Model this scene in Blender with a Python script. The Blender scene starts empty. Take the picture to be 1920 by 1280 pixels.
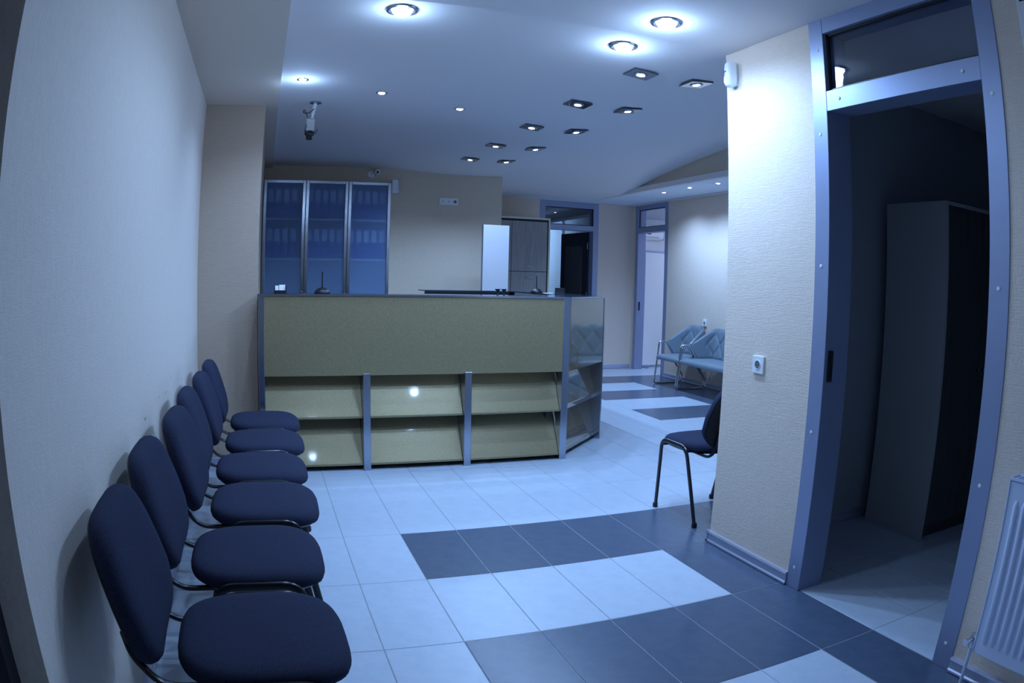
import bpy, bmesh, math, random
from mathutils import Matrix, Vector
random.seed(7)
SC = bpy.context.scene
COL = SC.collection
PI = math.pi

# ---------------------------------------------------------------- camera (15 mm equisolid fisheye on a crop sensor)
CAM_H = 1.31464
YAW, PITCH, ROLL = -0.344505621, -0.0863183794, 0.0250692762
def cam_axes(yaw, pit, rol):
    cy, sy, cp, sp, cr, sr = math.cos(yaw), math.sin(yaw), math.cos(pit), math.sin(pit), math.cos(rol), math.sin(rol)
    f = Vector((-sy*cp, cy*cp, sp)); r0 = Vector((cy, sy, 0)); u0 = r0.cross(f)
    return r0*cr + u0*sr, -r0*sr + u0*cr, f
cd = bpy.data.cameras.new('camera'); cam = bpy.data.objects.new('camera', cd); COL.objects.link(cam)
r_, u_, f_ = cam_axes(YAW, PITCH, ROLL)
cam.matrix_world = Matrix(((r_.x, u_.x, -f_.x, 0), (r_.y, u_.y, -f_.y, 0), (r_.z, u_.z, -f_.z, CAM_H), (0, 0, 0, 1)))
cd.type = 'PANO'; cd.sensor_width = 36; cd.sensor_height = 24; cd.clip_start = 0.01; cd.clip_end = 100
cd.panorama_type = 'FISHEYE_EQUISOLID'
cd.fisheye_lens = 1352.34/1920*36
cd.fisheye_fov = PI
SC.camera = cam

# ---------------------------------------------------------------- world, exposure
W = bpy.data.worlds.new('world'); SC.world = W; W.use_nodes = True
W.node_tree.nodes['Background'].inputs[0].default_value = (0.10, 0.16, 0.30, 1)
W.node_tree.nodes['Background'].inputs[1].default_value = 0.10
SC.view_settings.view_transform = 'Standard'; SC.view_settings.look = 'None'
SC.view_settings.gamma = 1; SC.view_settings.use_curve_mapping = False
SC.view_settings.exposure = 0.0
SC.cycles.use_denoising = True
SC.cycles.sample_clamp_indirect = 6
SC.cycles.max_bounces = 12; SC.cycles.diffuse_bounces = 6

LC = (0.34, 0.575, 1.0)          # lamps read blue at the photograph's white balance
P_BIG, P_SPOT, P_STRIP, P_ROUND = 53, 38, 80, 26

# ---------------------------------------------------------------- materials
def mat(name, col, rough=0.5, metal=0.0, spec=0.5, coat=0.0, emit=None, estr=0.0, trans=0.0, ior=1.45, alpha=1.0):
    m = bpy.data.materials.new(name); m.use_nodes = True
    b = m.node_tree.nodes['Principled BSDF']
    b.inputs['Base Color'].default_value = (*col, 1); b.inputs['Roughness'].default_value = rough
    b.inputs['Metallic'].default_value = metal; b.inputs['Specular IOR Level'].default_value = spec
    b.inputs['Coat Weight'].default_value = coat; b.inputs['Coat Roughness'].default_value = 0.05
    b.inputs['IOR'].default_value = ior; b.inputs['Transmission Weight'].default_value = trans
    if emit: b.inputs['Emission Color'].default_value = (*emit, 1); b.inputs['Emission Strength'].default_value = estr
    return m
def N(m, t, **kw):
    n = m.node_tree.nodes.new(t)
    for k, v in kw.items(): setattr(n, k, v)
    return n
def L(m, a, b): m.node_tree.links.new(a, b)
def noise(m, scale, stretch=(1, 1, 1), detail=3, rough=0.6, rot=None):
    tc = N(m, 'ShaderNodeTexCoord'); mp = N(m, 'ShaderNodeMapping'); nz = N(m, 'ShaderNodeTexNoise')
    mp.inputs['Scale'].default_value = stretch; nz.inputs['Scale'].default_value = scale
    nz.inputs['Detail'].default_value = detail; nz.inputs['Roughness'].default_value = rough
    L(m, tc.outputs['Object'], mp.inputs[0]); L(m, mp.outputs[0], nz.inputs['Vector'])
    return nz.outputs['Fac']
def vary(m, fac, c1, c2, lo=0.3, hi=0.7):
    r = N(m, 'ShaderNodeValToRGB'); r.color_ramp.elements[0].position = lo; r.color_ramp.elements[1].position = hi
    r.color_ramp.elements[0].color = (*c1, 1); r.color_ramp.elements[1].color = (*c2, 1)
    L(m, fac, r.inputs[0]); L(m, r.outputs[0], m.node_tree.nodes['Principled BSDF'].inputs['Base Color'])
def bump(m, facs, strength, dist):
    b = N(m, 'ShaderNodeBump'); b.inputs['Strength'].default_value = strength; b.inputs['Distance'].default_value = dist
    f = facs[0]
    for g in facs[1:]:
        a = N(m, 'ShaderNodeMath', operation='ADD'); L(m, f, a.inputs[0]); L(m, g, a.inputs[1]); f = a.outputs[0]
    L(m, f, b.inputs['Height']); L(m, b.outputs[0], m.node_tree.nodes['Principled BSDF'].inputs['Normal'])

def wallpaper(name, c1, c2):
    m = mat(name, c1, 0.75, spec=0.25)
    a = noise(m, 75, (.35, .35, 3.4), 2); b = noise(m, 75, (2.4, 2.4, .35), 1)
    vary(m, a, c1, c2, .25, .75); bump(m, [a, a, b], 0.38, 0.0025)
    return m
PAPER = wallpaper('woven_wallpaper', (0.73, 0.61, 0.51), (0.81, 0.68, 0.58))
LINEN = mat('linen_wallpaper', (0.64, 0.57, 0.50), 0.8, spec=0.2)
_a = noise(LINEN, 90, (1, 4, .35), 3); _b = noise(LINEN, 90, (1, .5, 4), 2)
vary(LINEN, _a, (0.69, 0.62, 0.56), (0.79, 0.71, 0.64), .3, .7); bump(LINEN, [_a, _b], 0.4, 0.003)
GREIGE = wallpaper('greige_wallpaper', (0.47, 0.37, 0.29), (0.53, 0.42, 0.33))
TAN = wallpaper('tan_wallpaper', (0.66, 0.55, 0.43), (0.74, 0.62, 0.49))
CEIL = mat('ceiling_paint', (0.80, 0.76, 0.75), 0.8, spec=0.2); _a = noise(CEIL, 200, detail=1); bump(CEIL, [_a], 0.05, 0.001)
WHITEWALL = mat('white_room_paint', (0.75, 0.75, 0.77), 0.8, spec=0.2); bump(WHITEWALL, [noise(WHITEWALL, 150)], 0.05, 0.001)
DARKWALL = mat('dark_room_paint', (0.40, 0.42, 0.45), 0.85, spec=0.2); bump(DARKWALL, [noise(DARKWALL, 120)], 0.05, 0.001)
PANELC = mat('ceiling_panel_paint', (0.80, 0.88, 0.97), 0.6); bump(PANELC, [noise(PANELC, 300)], 0.1, 0.001)
def tilemat(name, c1, c2, rough):
    m = mat(name, c1, rough, spec=0.5)
    a = noise(m, 14, detail=6, rough=.7); vary(m, a, c1, c2); bump(m, [noise(m, 400, detail=1)], 0.06, 0.0005)
    return m
TL = tilemat('light_grey_tile', (0.46, 0.53, 0.63), (0.53, 0.60, 0.70), 0.33)
TD = tilemat('dark_grey_tile', (0.070, 0.098, 0.155), (0.090, 0.122, 0.185), 0.27)
GROUT = mat('grout', (0.36, 0.36, 0.38), 0.9); vary(GROUT, noise(GROUT, 40), (.27, .29, .33), (.34, .36, .40))
ALU = mat('brushed_aluminium_frame', (0.31, 0.36, 0.52), 0.42, 0.42); bump(ALU, [noise(ALU, 500, (1, 1, .03))], 0.06, 0.0005)
SKIRT = mat('silver_skirting', (0.55, 0.58, 0.72), 0.28, 0.55); bump(SKIRT, [noise(SKIRT, 300)], 0.04, 0.0005)
STEEL = mat('brushed_steel', (0.42, 0.45, 0.52), 0.20, 0.95); bump(STEEL, [noise(STEEL, 400, (8, 8, .1))], 0.06, 0.0005)
CHROME = mat('chrome', (0.62, 0.62, 0.66), 0.14, 1.0); bump(CHROME, [noise(CHROME, 60)], 0.01, 0.0002)
GOLD = mat('gold_flecked_laminate', (0.30, 0.22, 0.09), 0.40, metal=0.38, spec=0.5, coat=0.18)
_a = noise(GOLD, 170, (1, 1, 1.5), 3, .8); vary(GOLD, _a, (0.24, 0.195, 0.105), (0.40, 0.33, 0.185), .35, .68)
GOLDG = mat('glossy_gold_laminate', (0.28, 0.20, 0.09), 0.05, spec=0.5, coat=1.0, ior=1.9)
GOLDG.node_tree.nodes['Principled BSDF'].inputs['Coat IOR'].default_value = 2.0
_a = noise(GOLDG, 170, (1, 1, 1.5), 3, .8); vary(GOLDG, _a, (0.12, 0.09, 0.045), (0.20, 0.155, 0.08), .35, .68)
FABRIC = mat('navy_fabric', (0.045, 0.052, 0.088), 0.95, spec=0.15)
_a = noise(FABRIC, 260, (1, 1, 1), 3); vary(FABRIC, _a, (0.020, 0.024, 0.048), (0.036, 0.042, 0.080)); bump(FABRIC, [_a], 0.35, 0.0012)
BLACK = mat('black_plastic', (0.012, 0.012, 0.016), 0.38); bump(BLACK, [noise(BLACK, 200)], 0.03, 0.0005)
BLACKM = mat('black_enamel_tube', (0.014, 0.014, 0.02), 0.28); bump(BLACKM, [noise(BLACKM, 80)], 0.02, 0.0005)
LEATHER = mat('grey_leatherette', (0.20, 0.25, 0.30), 0.34, spec=0.5); bump(LEATHER, [noise(LEATHER, 150, detail=4)], 0.12, 0.001)
WHITEP = mat('white_plastic', (0.82, 0.84, 0.86), 0.35); bump(WHITEP, [noise(WHITEP, 100)], 0.02, 0.0005)
RADW = mat('radiator_enamel', (0.66, 0.74, 0.92), 0.32); bump(RADW, [noise(RADW, 90)], 0.03, 0.0005)
BOARDW = mat('matt_white_board', (0.60, 0.60, 0.64), 0.5); bump(BOARDW, [noise(BOARDW, 90)], 0.02, 0.0005)
PAPERW = mat('white_card', (0.85, 0.86, 0.9), 0.7); bump(PAPERW, [noise(PAPERW, 90)], 0.02, 0.0005)
def wood(name, c1, c2, rough=.45):
    m = mat(name, c1, rough); a = noise(m, 26, (4, 4, .12), 5, .7); vary(m, a, c1, c2, .35, .65); bump(m, [a], 0.08, 0.001)
    return m
GREYWOOD = wood('grey_vertical_grain_wood', (0.26, 0.25, 0.25), (0.38, 0.36, 0.36))
DARKWOOD = wood('dark_wenge_wood', (0.05, 0.052, 0.055), (0.10, 0.10, 0.105))
PALEWOOD = mat('pale_cabinet_board', (0.48, 0.48, 0.48), 0.5); bump(PALEWOOD, [noise(PALEWOOD, 60)], 0.03, 0.0005)
CREAM = mat('cream_edging', (0.72, 0.68, 0.54), 0.5); bump(CREAM, [noise(CREAM, 60)], 0.03, 0.0005)
DOORDK = wood('near_black_door_leaf', (0.018, 0.02, 0.032), (0.028, 0.03, 0.045))
COUNTER = mat('smoked_glass_counter', (0.03, 0.045, 0.075), 0.10, spec=0.5); bump(COUNTER, [noise(COUNTER, 5)], 0.005, 0.0005)
BINDER = mat('blue_binder_board', (0.035, 0.055, 0.42), 0.5); bump(BINDER, [noise(BINDER, 90)], 0.03, 0.0005)
GLASS = bpy.data.materials.new('dark_window_glass'); GLASS.use_nodes = True
def thin_glass(m, tint, refl):
    nt = m.node_tree; nt.nodes.remove(nt.nodes['Principled BSDF']); out = nt.nodes['Material Output']
    t = N(m, 'ShaderNodeBsdfTransparent'); t.inputs[0].default_value = (*tint, 1)
    g = N(m, 'ShaderNodeBsdfGlossy'); g.inputs['Roughness'].default_value = 0.02; g.inputs[0].default_value = (1, 1, 1, 1)
    lw = N(m, 'ShaderNodeLayerWeight'); pw = N(m, 'ShaderNodeMath', operation='POWER'); pw.inputs[1].default_value = 4.5
    ma = N(m, 'ShaderNodeMath', operation='MULTIPLY_ADD'); ma.inputs[1].default_value = .85; ma.inputs[2].default_value = refl
    L(m, lw.outputs['Facing'], pw.inputs[0]); L(m, pw.outputs[0], ma.inputs[0])
    x = N(m, 'ShaderNodeMixShader'); L(m, ma.outputs[0], x.inputs[0]); L(m, t.outputs[0], x.inputs[1]); L(m, g.outputs[0], x.inputs[2])
    L(m, x.outputs[0], out.inputs[0])
thin_glass(GLASS, (0.85, 0.88, 0.92), 0.035)
FROST = mat('frosted_glass', (0.85, 0.92, 1.0), 0.30, trans=1.0, ior=1.25, spec=0.5)
def frost():
    m = FROST; nt = m.node_tree; out = nt.nodes['Material Output']; p = nt.nodes['Principled BSDF']
    t = N(m, 'ShaderNodeBsdfTranslucent'); t.inputs[0].default_value = (.60, .75, .95, 1)
    d = N(m, 'ShaderNodeBsdfDiffuse'); d.inputs[0].default_value = (.42, .60, .92, 1)
    c = N(m, 'ShaderNodeBsdfTransparent'); c.inputs[0].default_value = (.85, .93, 1, 1)
    y = N(m, 'ShaderNodeMixShader'); y.inputs[0].default_value = .60; L(m, t.outputs[0], y.inputs[1]); L(m, d.outputs[0], y.inputs[2])
    z = N(m, 'ShaderNodeMixShader'); z.inputs[0].default_value = .55; L(m, p.outputs[0], z.inputs[1]); L(m, c.outputs[0], z.inputs[2])
    x = N(m, 'ShaderNodeMixShader'); x.inputs[0].default_value = .34; L(m, z.outputs[0], x.inputs[1]); L(m, y.outputs[0], x.inputs[2]); L(m, x.outputs[0], out.inputs[0])
frost()
def translucent(name, col, mix):
    m = mat(name, col, 0.6); nt = m.node_tree; out = nt.nodes['Material Output']; p = nt.nodes['Principled BSDF']
    t = N(m, 'ShaderNodeBsdfTranslucent'); t.inputs[0].default_value = (*col, 1)
    x = N(m, 'ShaderNodeMixShader'); x.inputs[0].default_value = mix
    L(m, p.outputs[0], x.inputs[1]); L(m, t.outputs[0], x.inputs[2]); L(m, x.outputs[0], out.inputs[0]); return m
SLAT = translucent('pale_blind_slat', (0.74, 0.78, 0.84), 0.5)
def emitter(name, col, s):
    m = mat(name, (0.8, 0.8, 0.8), 0.4, emit=col, estr=s); return m
BULB_BIG = emitter('big_lamp_glow', (0.60, 0.80, 1.0), 60)
BULB = emitter('spot_lamp_glow', (0.85, 0.80, 1.0), 34)
LENS = mat('dark_lens', (0.01, 0.012, 0.03), 0.1, coat=1)

# ---------------------------------------------------------------- mesh helpers
def nb(): return bmesh.new()
def box(bm, lo, hi, bev=0.0, M=None, seg=1):
    c = [(a+b)/2 for a, b in zip(lo, hi)]; s = [abs(b-a) for a, b in zip(lo, hi)]
    m = Matrix.Translation(c) @ Matrix.Diagonal((*s, 1))
    if M is not None: m = M @ m
    r = bmesh.ops.create_cube(bm, size=1, matrix=m)
    if bev > 0:
        es = {e for v in r['verts'] for e in v.link_edges}
        bmesh.ops.bevel(bm, geom=list(es), offset=bev, segments=seg, affect='EDGES', profile=0.5)
def ring_bridge(bm, rings, closed=True, caps=True):
    n = len(rings[0])
    for a, b in zip(rings, rings[1:]):
        for i in range(n if closed else n-1):
            j = (i+1) % n
            try: bm.faces.new((a[i], a[j], b[j], b[i]))
            except ValueError: pass
    if caps:
        try: bm.faces.new(list(reversed(rings[0]))); bm.faces.new(rings[-1])
        except ValueError: pass
def lathe(bm, prof, seg=24, M=None):
    rings = []
    for r, z in prof:
        rings.append([bm.verts.new((M or Matrix()) @ Vector((r*math.cos(2*PI*i/seg), r*math.sin(2*PI*i/seg), z))) for i in range(seg)])
    ring_bridge(bm, rings)
def align(p0, p1):
    d = (Vector(p1)-Vector(p0)); q = Vector((0, 0, 1)).rotation_difference(d.normalized())
    return Matrix.Translation(p0) @ q.to_matrix().to_4x4(), d.length
def cyl(bm, p0, p1, r0, r1=None, seg=16):
    M, l = align(p0, p1); lathe(bm, [(r0, 0), (r0 if r1 is None else r1, l)], seg, M)
def smooth_path(pts, rad=0.05, n=5):
    pts = [Vector(p) for p in pts]; out = [pts[0]]
    for a, b, c in zip(pts, pts[1:], pts[2:]):
        d1 = (a-b); d2 = (c-b); k = min(rad, d1.length*.48, d2.length*.48)
        p, q = b+d1.normalized()*k, b+d2.normalized()*k
        for i in range(n+1):
            t = i/n; out.append(p*(1-t)**2 + b*2*t*(1-t) + q*t*t)
    out.append(pts[-1]); return out
def tube(bm, pts, rx, ry=None, seg=10, closed=False, up=Vector((0, 1, 0))):
    ry = ry or rx; rings = []; n = len(pts)
    for i, p in enumerate(pts):
        a = pts[(i-1) % n] if closed or i > 0 else pts[i]; b = pts[(i+1) % n] if closed or i < n-1 else pts[i]
        t = (Vector(b)-Vector(a)).normalized()
        s = t.cross(up)
        if s.length < 1e-3: s = t.cross(Vector((1, 0, 0)))
        s.normalize(); w = s.cross(t).normalized()
        rings.append([bm.verts.new(Vector(p) + s*rx*math.cos(2*PI*k/seg) + w*ry*math.sin(2*PI*k/seg)) for k in range(seg)])
    if closed: rings.append(rings[0])
    ring_bridge(bm, rings, caps=not closed)
def prism(bm, poly, z0, z1, M=None, bev=0):
    M = M or Matrix()
    a = [bm.verts.new(M @ Vector((x, y, z0))) for x, y in poly]; b = [bm.verts.new(M @ Vector((x, y, z1))) for x, y in poly]
    n = len(poly); fs = [bm.faces.new(list(reversed(a))), bm.faces.new(b)]
    for i in range(n): fs.append(bm.faces.new((a[i], a[(i+1) % n], b[(i+1) % n], b[i])))
    if bev: bmesh.ops.bevel(bm, geom=list({e for f in fs for e in f.edges}), offset=bev, segments=1, affect='EDGES')
def extr(bm, prof, p0, p1, side):
    """profile (d, z) extruded from floor point p0 to p1; d runs along side"""
    a = [bm.verts.new((p0[0]+side[0]*d, p0[1]+side[1]*d, z)) for d, z in prof]
    b = [bm.verts.new((p1[0]+side[0]*d, p1[1]+side[1]*d, z)) for d, z in prof]
    ring_bridge(bm, [a, b])
def pillow(bm, w, h, prof, n=3.2, seg=44, fn=lambda x, y, z: (x, y, z)):
    """superellipse outline w x h; prof = (scale, inset, z)"""
    rings = []
    for s, z in prof:
        ring = []
        for i in range(seg):
            t = 2*PI*i/seg; c, q = math.cos(t), math.sin(t)
            x = math.copysign(abs(c)**(2/n), c)*w/2*s; y = math.copysign(abs(q)**(2/n), q)*h/2*s
            ring.append(bm.verts.new(fn(x, y, z)))
        rings.append(ring)
    ring_bridge(bm, rings)
def obj(name, bm, m, parent=None, smooth=False, **tags):
    bmesh.ops.recalc_face_normals(bm, faces=bm.faces)
    me = bpy.data.meshes.new(name); bm.to_mesh(me); bm.free(); me.materials.append(m)
    if smooth:
        for p in me.polygons: p.use_smooth = True
        me.set_sharp_from_angle(angle=math.radians(38))
    return link(name, me, parent, **tags)
def link(name, me, parent=None, loc=None, **tags):
    o = bpy.data.objects.new(name, me); COL.objects.link(o)
    if parent: o.parent = parent
    if loc: o.location = loc
    for k, v in tags.items(): o[k] = v
    return o
def thing(name, label, cat, loc=(0, 0, 0), rotz=0, group=None):
    o = bpy.data.objects.new(name, None); COL.objects.link(o); o.location = loc; o.rotation_euler = (0, 0, rotz)
    o.empty_display_size = .1; o['label'] = label; o['category'] = cat
    if group: o['group'] = group
    return o
def structure(name, label=None):
    o = bpy.data.objects.new(name, None); COL.objects.link(o); o['kind'] = 'structure'
    if label: o['label'] = label
    return o
def copy_thing(root, loc, rotz, label, group=None):
    def cp(o, par):
        c = o.copy(); COL.objects.link(c); c.parent = par
        for ch in o.children: cp(ch, c)
        return c
    r = cp(root, None); r.location = loc; r.rotation_euler = (0, 0, rotz); r['label'] = label
    if group: r['group'] = group
    return r

# ================================================================ FLOOR
T = 0.3; X0 = 2.1992*T; Y0 = 11.5858*T      # tile lattice: column c at X0 + .3c, row k at Y0 + .3k (two k per tile)
floor = structure('floor', 'light grey tiled floor with dark grey tile bands')
bm = nb(); box(bm, (-2.0, -1.4, -0.12), (5.6, 9.9, -0.0013)); box(bm, (5.6, 7.9, -0.12), (8.4, 11.7, -0.004)); box(bm, (2.6, 9.9, -0.12), (5.6, 13.4, -0.004))
obj('grout_bed', bm, GROUT, floor)
def tile_mesh(name, w, d, m):
    bm = nb(); g = 0.0018
    box(bm, (g, g, -0.008), (w-g, d-g, 0.0), 0.0012)
    me = bpy.data.meshes.new(name); bmesh.ops.recalc_face_normals(bm, faces=bm.faces); bm.to_mesh(me); bm.free(); me.materials.append(m); return me
ML, MD = tile_mesh('tile_light', T, 2*T, TL), tile_mesh('tile_dark', T, 2*T, TD)
MLh, MDh = tile_mesh('tile_light_cut', T/2, 2*T, TL), tile_mesh('tile_dark_cut', T/2, 2*T, TD)
cache = {}
def put_tile(x, y, dark, half=0, x2=None, y2=None):
    me = (MDh if dark else MLh) if half else (MD if dark else ML)
    if x2 or y2:
        key = (round((x2 or x+T)-x, 3), round((y2 or y+2*T)-y, 3), dark)
        if key not in cache: cache[key] = tile_mesh('tile_cut', key[0], key[1], TD if dark else TL)
        me = cache[key]
    o = link('tile', me, floor, (x, y, 0))
    if dark: o['label'] = 'dark grey tile'
BLANKS = []
for k in range(-12, 22, 2):
    y = Y0 + T*k
    for c in range(-4, 16):
        x = X0 + T*c
        dark = False
        if k in (-2,): dark = c >= 0
        elif k < -2: dark = c == 4 or (c >= 0 and c <= 4 and (k % 4) == 2)
        if c > 4 and k < -2: dark = False
        if k in (8, 12, 16) and c >= 10: dark = True
        if k in (10, 14) and c >= 14: dark = True
        # where a tile can be seen, it is a tile of its own
        seen = False
        if c <= 4 and -8 <= k <= 2: seen = True                    # waiting area in front of the desk
        if k == 4 and c <= 6: seen = c < 1 or c >= 3
        if c >= 5 and c <= 8 and -6 <= k <= -4: seen = True        # inside the store room
        if 5 <= c <= 9 and -2 <= k <= 4: seen = True
        if 5 <= c and k >= 4 and y < 9.7: seen = c >= 4 + (k-4)*0.45 and not (k == 4 and c > 12)
        if c >= 10 and k < 4: seen = False
        if seen:
            if c == 13 and k in (10, 14): put_tile(x, y, False, 1); put_tile(x+T/2, y, True, 1)
            elif k == 20: put_tile(x, y, False, y2=9.72)
            else: put_tile(x, y, dark)
        else: BLANKS.append((x, y, dark))
bm = nb()
for x, y, d in BLANKS:
    if -.1 < x < 2.6 and 5.2 < y < 8: box(bm, (x+.0018, y+.0018, -0.006), (x+T-.0018, y+2*T-.0018, 0))
obj('bounce_cut_tiles', bm, TD, floor, kind='stuff', label='unseen floor behind the desk, darkened to cut bounce light')  # unseen floor made dark here so less light bounces to the ceiling
bm = nb()
for x, y, d in BLANKS:
    if -.1 < x < 2.6 and 5.2 < y < 8: continue
    if -2 < x < 5.5 and y+.6 < 9.9: box(bm, (x+.0018, y+.0018, -0.006), (x+T-.0018, y+2*T-.0018, 0))
box(bm, (-2, -1.4, -0.006), (X0-4*T, 6.0, -0.001)); box(bm, (5.45, 8.4, -0.006), (8.4, 11.7, -0.0005)); box(bm, (2.7, 9.73, -0.006), (5.4, 13.3, -0.0005))
obj('hidden_tiles', bm, TL, floor, kind='stuff')

# ================================================================ WALLS
def wall(name, boxes, m, label=None):
    bm = nb()
    for lo, hi in boxes: box(bm, lo, hi)
    o = obj(name, bm, m); o['kind'] = 'structure'
    if label: o['label'] = label
    return o
H = 2.5; HT = 2.62
wl = wall('wall_left', [((-.60, 1.18, 0), (-.483, 4.97, HT))], LINEN, 'pale linen papered wall behind the chair row')
wall('wall_rear_left', [((-.60, 4.97, 0), (-.058, 7.95, HT))], GREIGE, 'beige papered wall end left of the desk')
wall('wall_back', [((-.60, 7.95, 0), (2.684, 9.85, HT))], TAN, 'tan papered wall behind the reception desk')
wall('wall_far', [((2.684, 9.72, 0), (3.869, 9.85, HT)), ((4.821, 9.72, 0), (5.55, 9.85, HT)), ((3.869, 9.72, 2.5), (4.821, 9.85, HT))], PAPER)
wall('wall_hall_right', [((5.42, 2.8, 0), (5.55, 8.69, HT)), ((5.42, 9.64, 0), (5.55, 9.72, HT)), ((5.42, 8.69, 2.5), (5.55, 9.64, HT))], PAPER)
wall('wall_right', [((2.15, 2.24, 0), (2.287, 2.88, HT)), ((2.15, -1.3, 0), (2.287, 1.245, .98)), ((2.15, 1.12, .98), (2.287, 1.245, HT)),
     ((2.15, -1.3, .98), (2.287, -.3, HT)), ((2.15, -.3, 2.38), (2.287, 1.12, HT)), ((2.15, 1.245, 2.5), (2.287, 2.24, HT))], PAPER)
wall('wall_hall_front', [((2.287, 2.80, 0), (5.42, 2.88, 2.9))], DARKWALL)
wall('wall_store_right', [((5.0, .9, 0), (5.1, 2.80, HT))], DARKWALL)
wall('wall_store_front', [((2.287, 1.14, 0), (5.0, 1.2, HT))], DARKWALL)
wall('wall_front', [((-2.0, -1.4, 0), (2.287, -1.3, HT))], PAPER)
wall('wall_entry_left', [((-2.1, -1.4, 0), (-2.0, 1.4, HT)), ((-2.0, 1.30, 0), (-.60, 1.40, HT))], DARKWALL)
wall('trim_1', [((-.68, 1.13, 0), (-.548, 1.175, 2.5)), ((-.60, 1.175, 0), (-.548, 1.18, 2.5))], DOORDK)
wall('wall_office_right', [((5.02, 9.85, 0), (5.10, 10.2, HT)), ((5.02, 12.6, 0), (5.10, 13.3, HT)), ((5.02, 10.2, 0), (5.10, 12.6, .9)), ((5.02, 10.2, 2.38), (5.10, 12.6, HT))], DARKWALL)
wall('wall_office_back', [((2.7, 13.2, 0), (5.02, 13.3, HT))], DARKWALL)
wall('wall_office_left', [((2.6, 9.85, 0), (2.7, 13.3, HT))], DARKWALL)
wall('wall_side_room_back', [((5.55, 11.5, 0), (8.4, 11.6, HT))], WHITEWALL)
wall('wall_side_room_left', [((5.50, 9.85, 0), (5.56, 11.5, HT))], WHITEWALL)
wall('wall_side_room_right', [((8.3, 7.9, 0), (8.4, 11.5, HT))], WHITEWALL)
wall('wall_side_room_front', [((5.55, 7.9, 0), (8.3, 8.0, HT))], WHITEWALL)
# scuffs the chair backs left on the left wall
bm = nb()
for y, z, a, s in ((3.327, .785, .6, .012), (3.82, .777, .5, .012), (4.087, .80, .4, .01), (2.711, .782, .5, .014), (3.1, .80, .9, .008), (3.5, .83, .2, .007)):
    M = Matrix.Translation((-.4825, y, z)) @ Matrix.Rotation(a, 4, 'X') @ Matrix.Rotation(PI/2, 4, 'Y')
    lathe(bm, [(s*.3, 0), (s*.5, .0004)], 10, M @ Matrix.Diagonal((.45, 1.6, 1, 1)))
obj('scuff_marks', bm, BLACK, wl, label='small dark scuffs on the wallpaper')

# ---- ceiling
ceil = structure('ceiling', 'pale plaster ceiling with raised tray and vault')
CEILL = mat('left_soffit_paint', (0.74, 0.64, 0.54), 0.8, spec=0.2); bump(CEILL, [noise(CEILL, 200, detail=1)], 0.05, 0.001)
bm = nb(); box(bm, (-2.0, -1.4, 2.5), (.03, 7.95, 2.62)); obj('left_soffit', bm, CEILL, ceil)
bm = nb(); box(bm, (.03, -1.4, 2.5), (2.15, 2.86, 2.62)); box(bm, (2.15, -1.4, 2.5), (5.1, 2.80, 2.62))
obj('lower_soffit', bm, CEIL, ceil)
def A(y):
    pts = [(2.86, .33), (4.5, .38), (5.4, .36), (6.17, .315), (6.84, .253), (7.59, .164), (8.156, .062), (8.6, .0), (9.2, 0)]
    if y <= pts[0][0]: return pts[0][1]
    for (a, p), (b, q) in zip(pts, pts[1:]):
        if y <= b: return p+(q-p)*(y-a)/(b-a)
    return 0
def zc(x, y):
    if x <= 2.15:
        t = max(0, (x-1.25)/.9); return 2.53 - .028*t*t*(3-2*t)*(1 if y > 0 else 0)
    t = (x-2.15)/(4.64-2.15); s = t*t*(3-2*t)*.85+t*.15
    return 2.502 + A(y)*s
bm = nb(); xs = [.03]+[.03+i*.1325 for i in range(1, 17)]; xs[-1] = 2.15; xs += [2.15+(i/24)*2.49 for i in range(1, 25)]
ys = [2.86+i*(9.2-2.86)/60 for i in range(61)]
g = [[bm.verts.new((x, y, zc(x, y))) for y in ys] for x in xs]
g2 = [[bm.verts.new((x, y, 3.0)) for y in (2.86, 9.2)] for x in (.03, 4.64)]
for i in range(len(xs)-1):
    for j in range(len(ys)-1): bm.faces.new((g[i][j], g[i+1][j], g[i+1][j+1], g[i][j+1]))
bm.faces.new((g2[0][0], g2[0][1], g2[1][1], g2[1][0]))
for lst, a, b in (([g[i][0] for i in range(len(xs))], g2[0][0], g2[1][0]), ([g[i][-1] for i in range(len(xs))], g2[0][1], g2[1][1]),
                  (g[0], g2[0][0], g2[0][1]), (g[-1], g2[1][0], g2[1][1])):
    bm.faces.new([*lst, b, a])
obj('plaster_vault', bm, CEIL, ceil, smooth=True)
bm = nb(); box(bm, (.0, 2.84, 2.503), (.03, 7.95, 2.56)); box(bm, (.03, 2.84, 2.503), (2.15, 2.86, 2.56)); obj('tray_step', bm, CEIL, ceil)
bm = nb(); box(bm, (4.641, 2.86, 2.56), (4.70, 9.2, 3.0)); obj('lunette_wall', bm, TAN, ceil, label='tan papered arch end wall above the ceiling strip')
bm = nb(); box(bm, (4.60, 2.88, 2.497), (4.66, 9.2, 2.562)); box(bm, (2.684, 9.18, 2.497), (4.66, 9.24, 2.53)); box(bm, (5.36, 2.88, 2.490), (5.42, 9.72, 2.56)); box(bm, (2.684, 9.68, 2.490), (5.42, 9.72, 2.56)); obj('fascia', bm, CEIL, ceil)
def cpanel(lo, hi):
    bm = nb(); box(bm, (lo[0]+.007, lo[1]+.007, 2.502), (hi[0]-.007, hi[1]-.007, 2.52), .003); obj('ceiling_panel', bm, PANELC, ceil)
for a, b in ((2.79, 3.39), (3.39, 4.03), (4.03, 4.66)): cpanel((a, 9.24), (b, 9.68))
yy = [9.68, 9.1, 8.5, 7.95, 7.35, 6.8, 6.2, 5.6, 5.0, 4.4, 3.8, 3.2, 2.88]
for a, b in zip(yy, yy[1:]): cpanel((4.66, b), (5.36, a))
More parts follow.
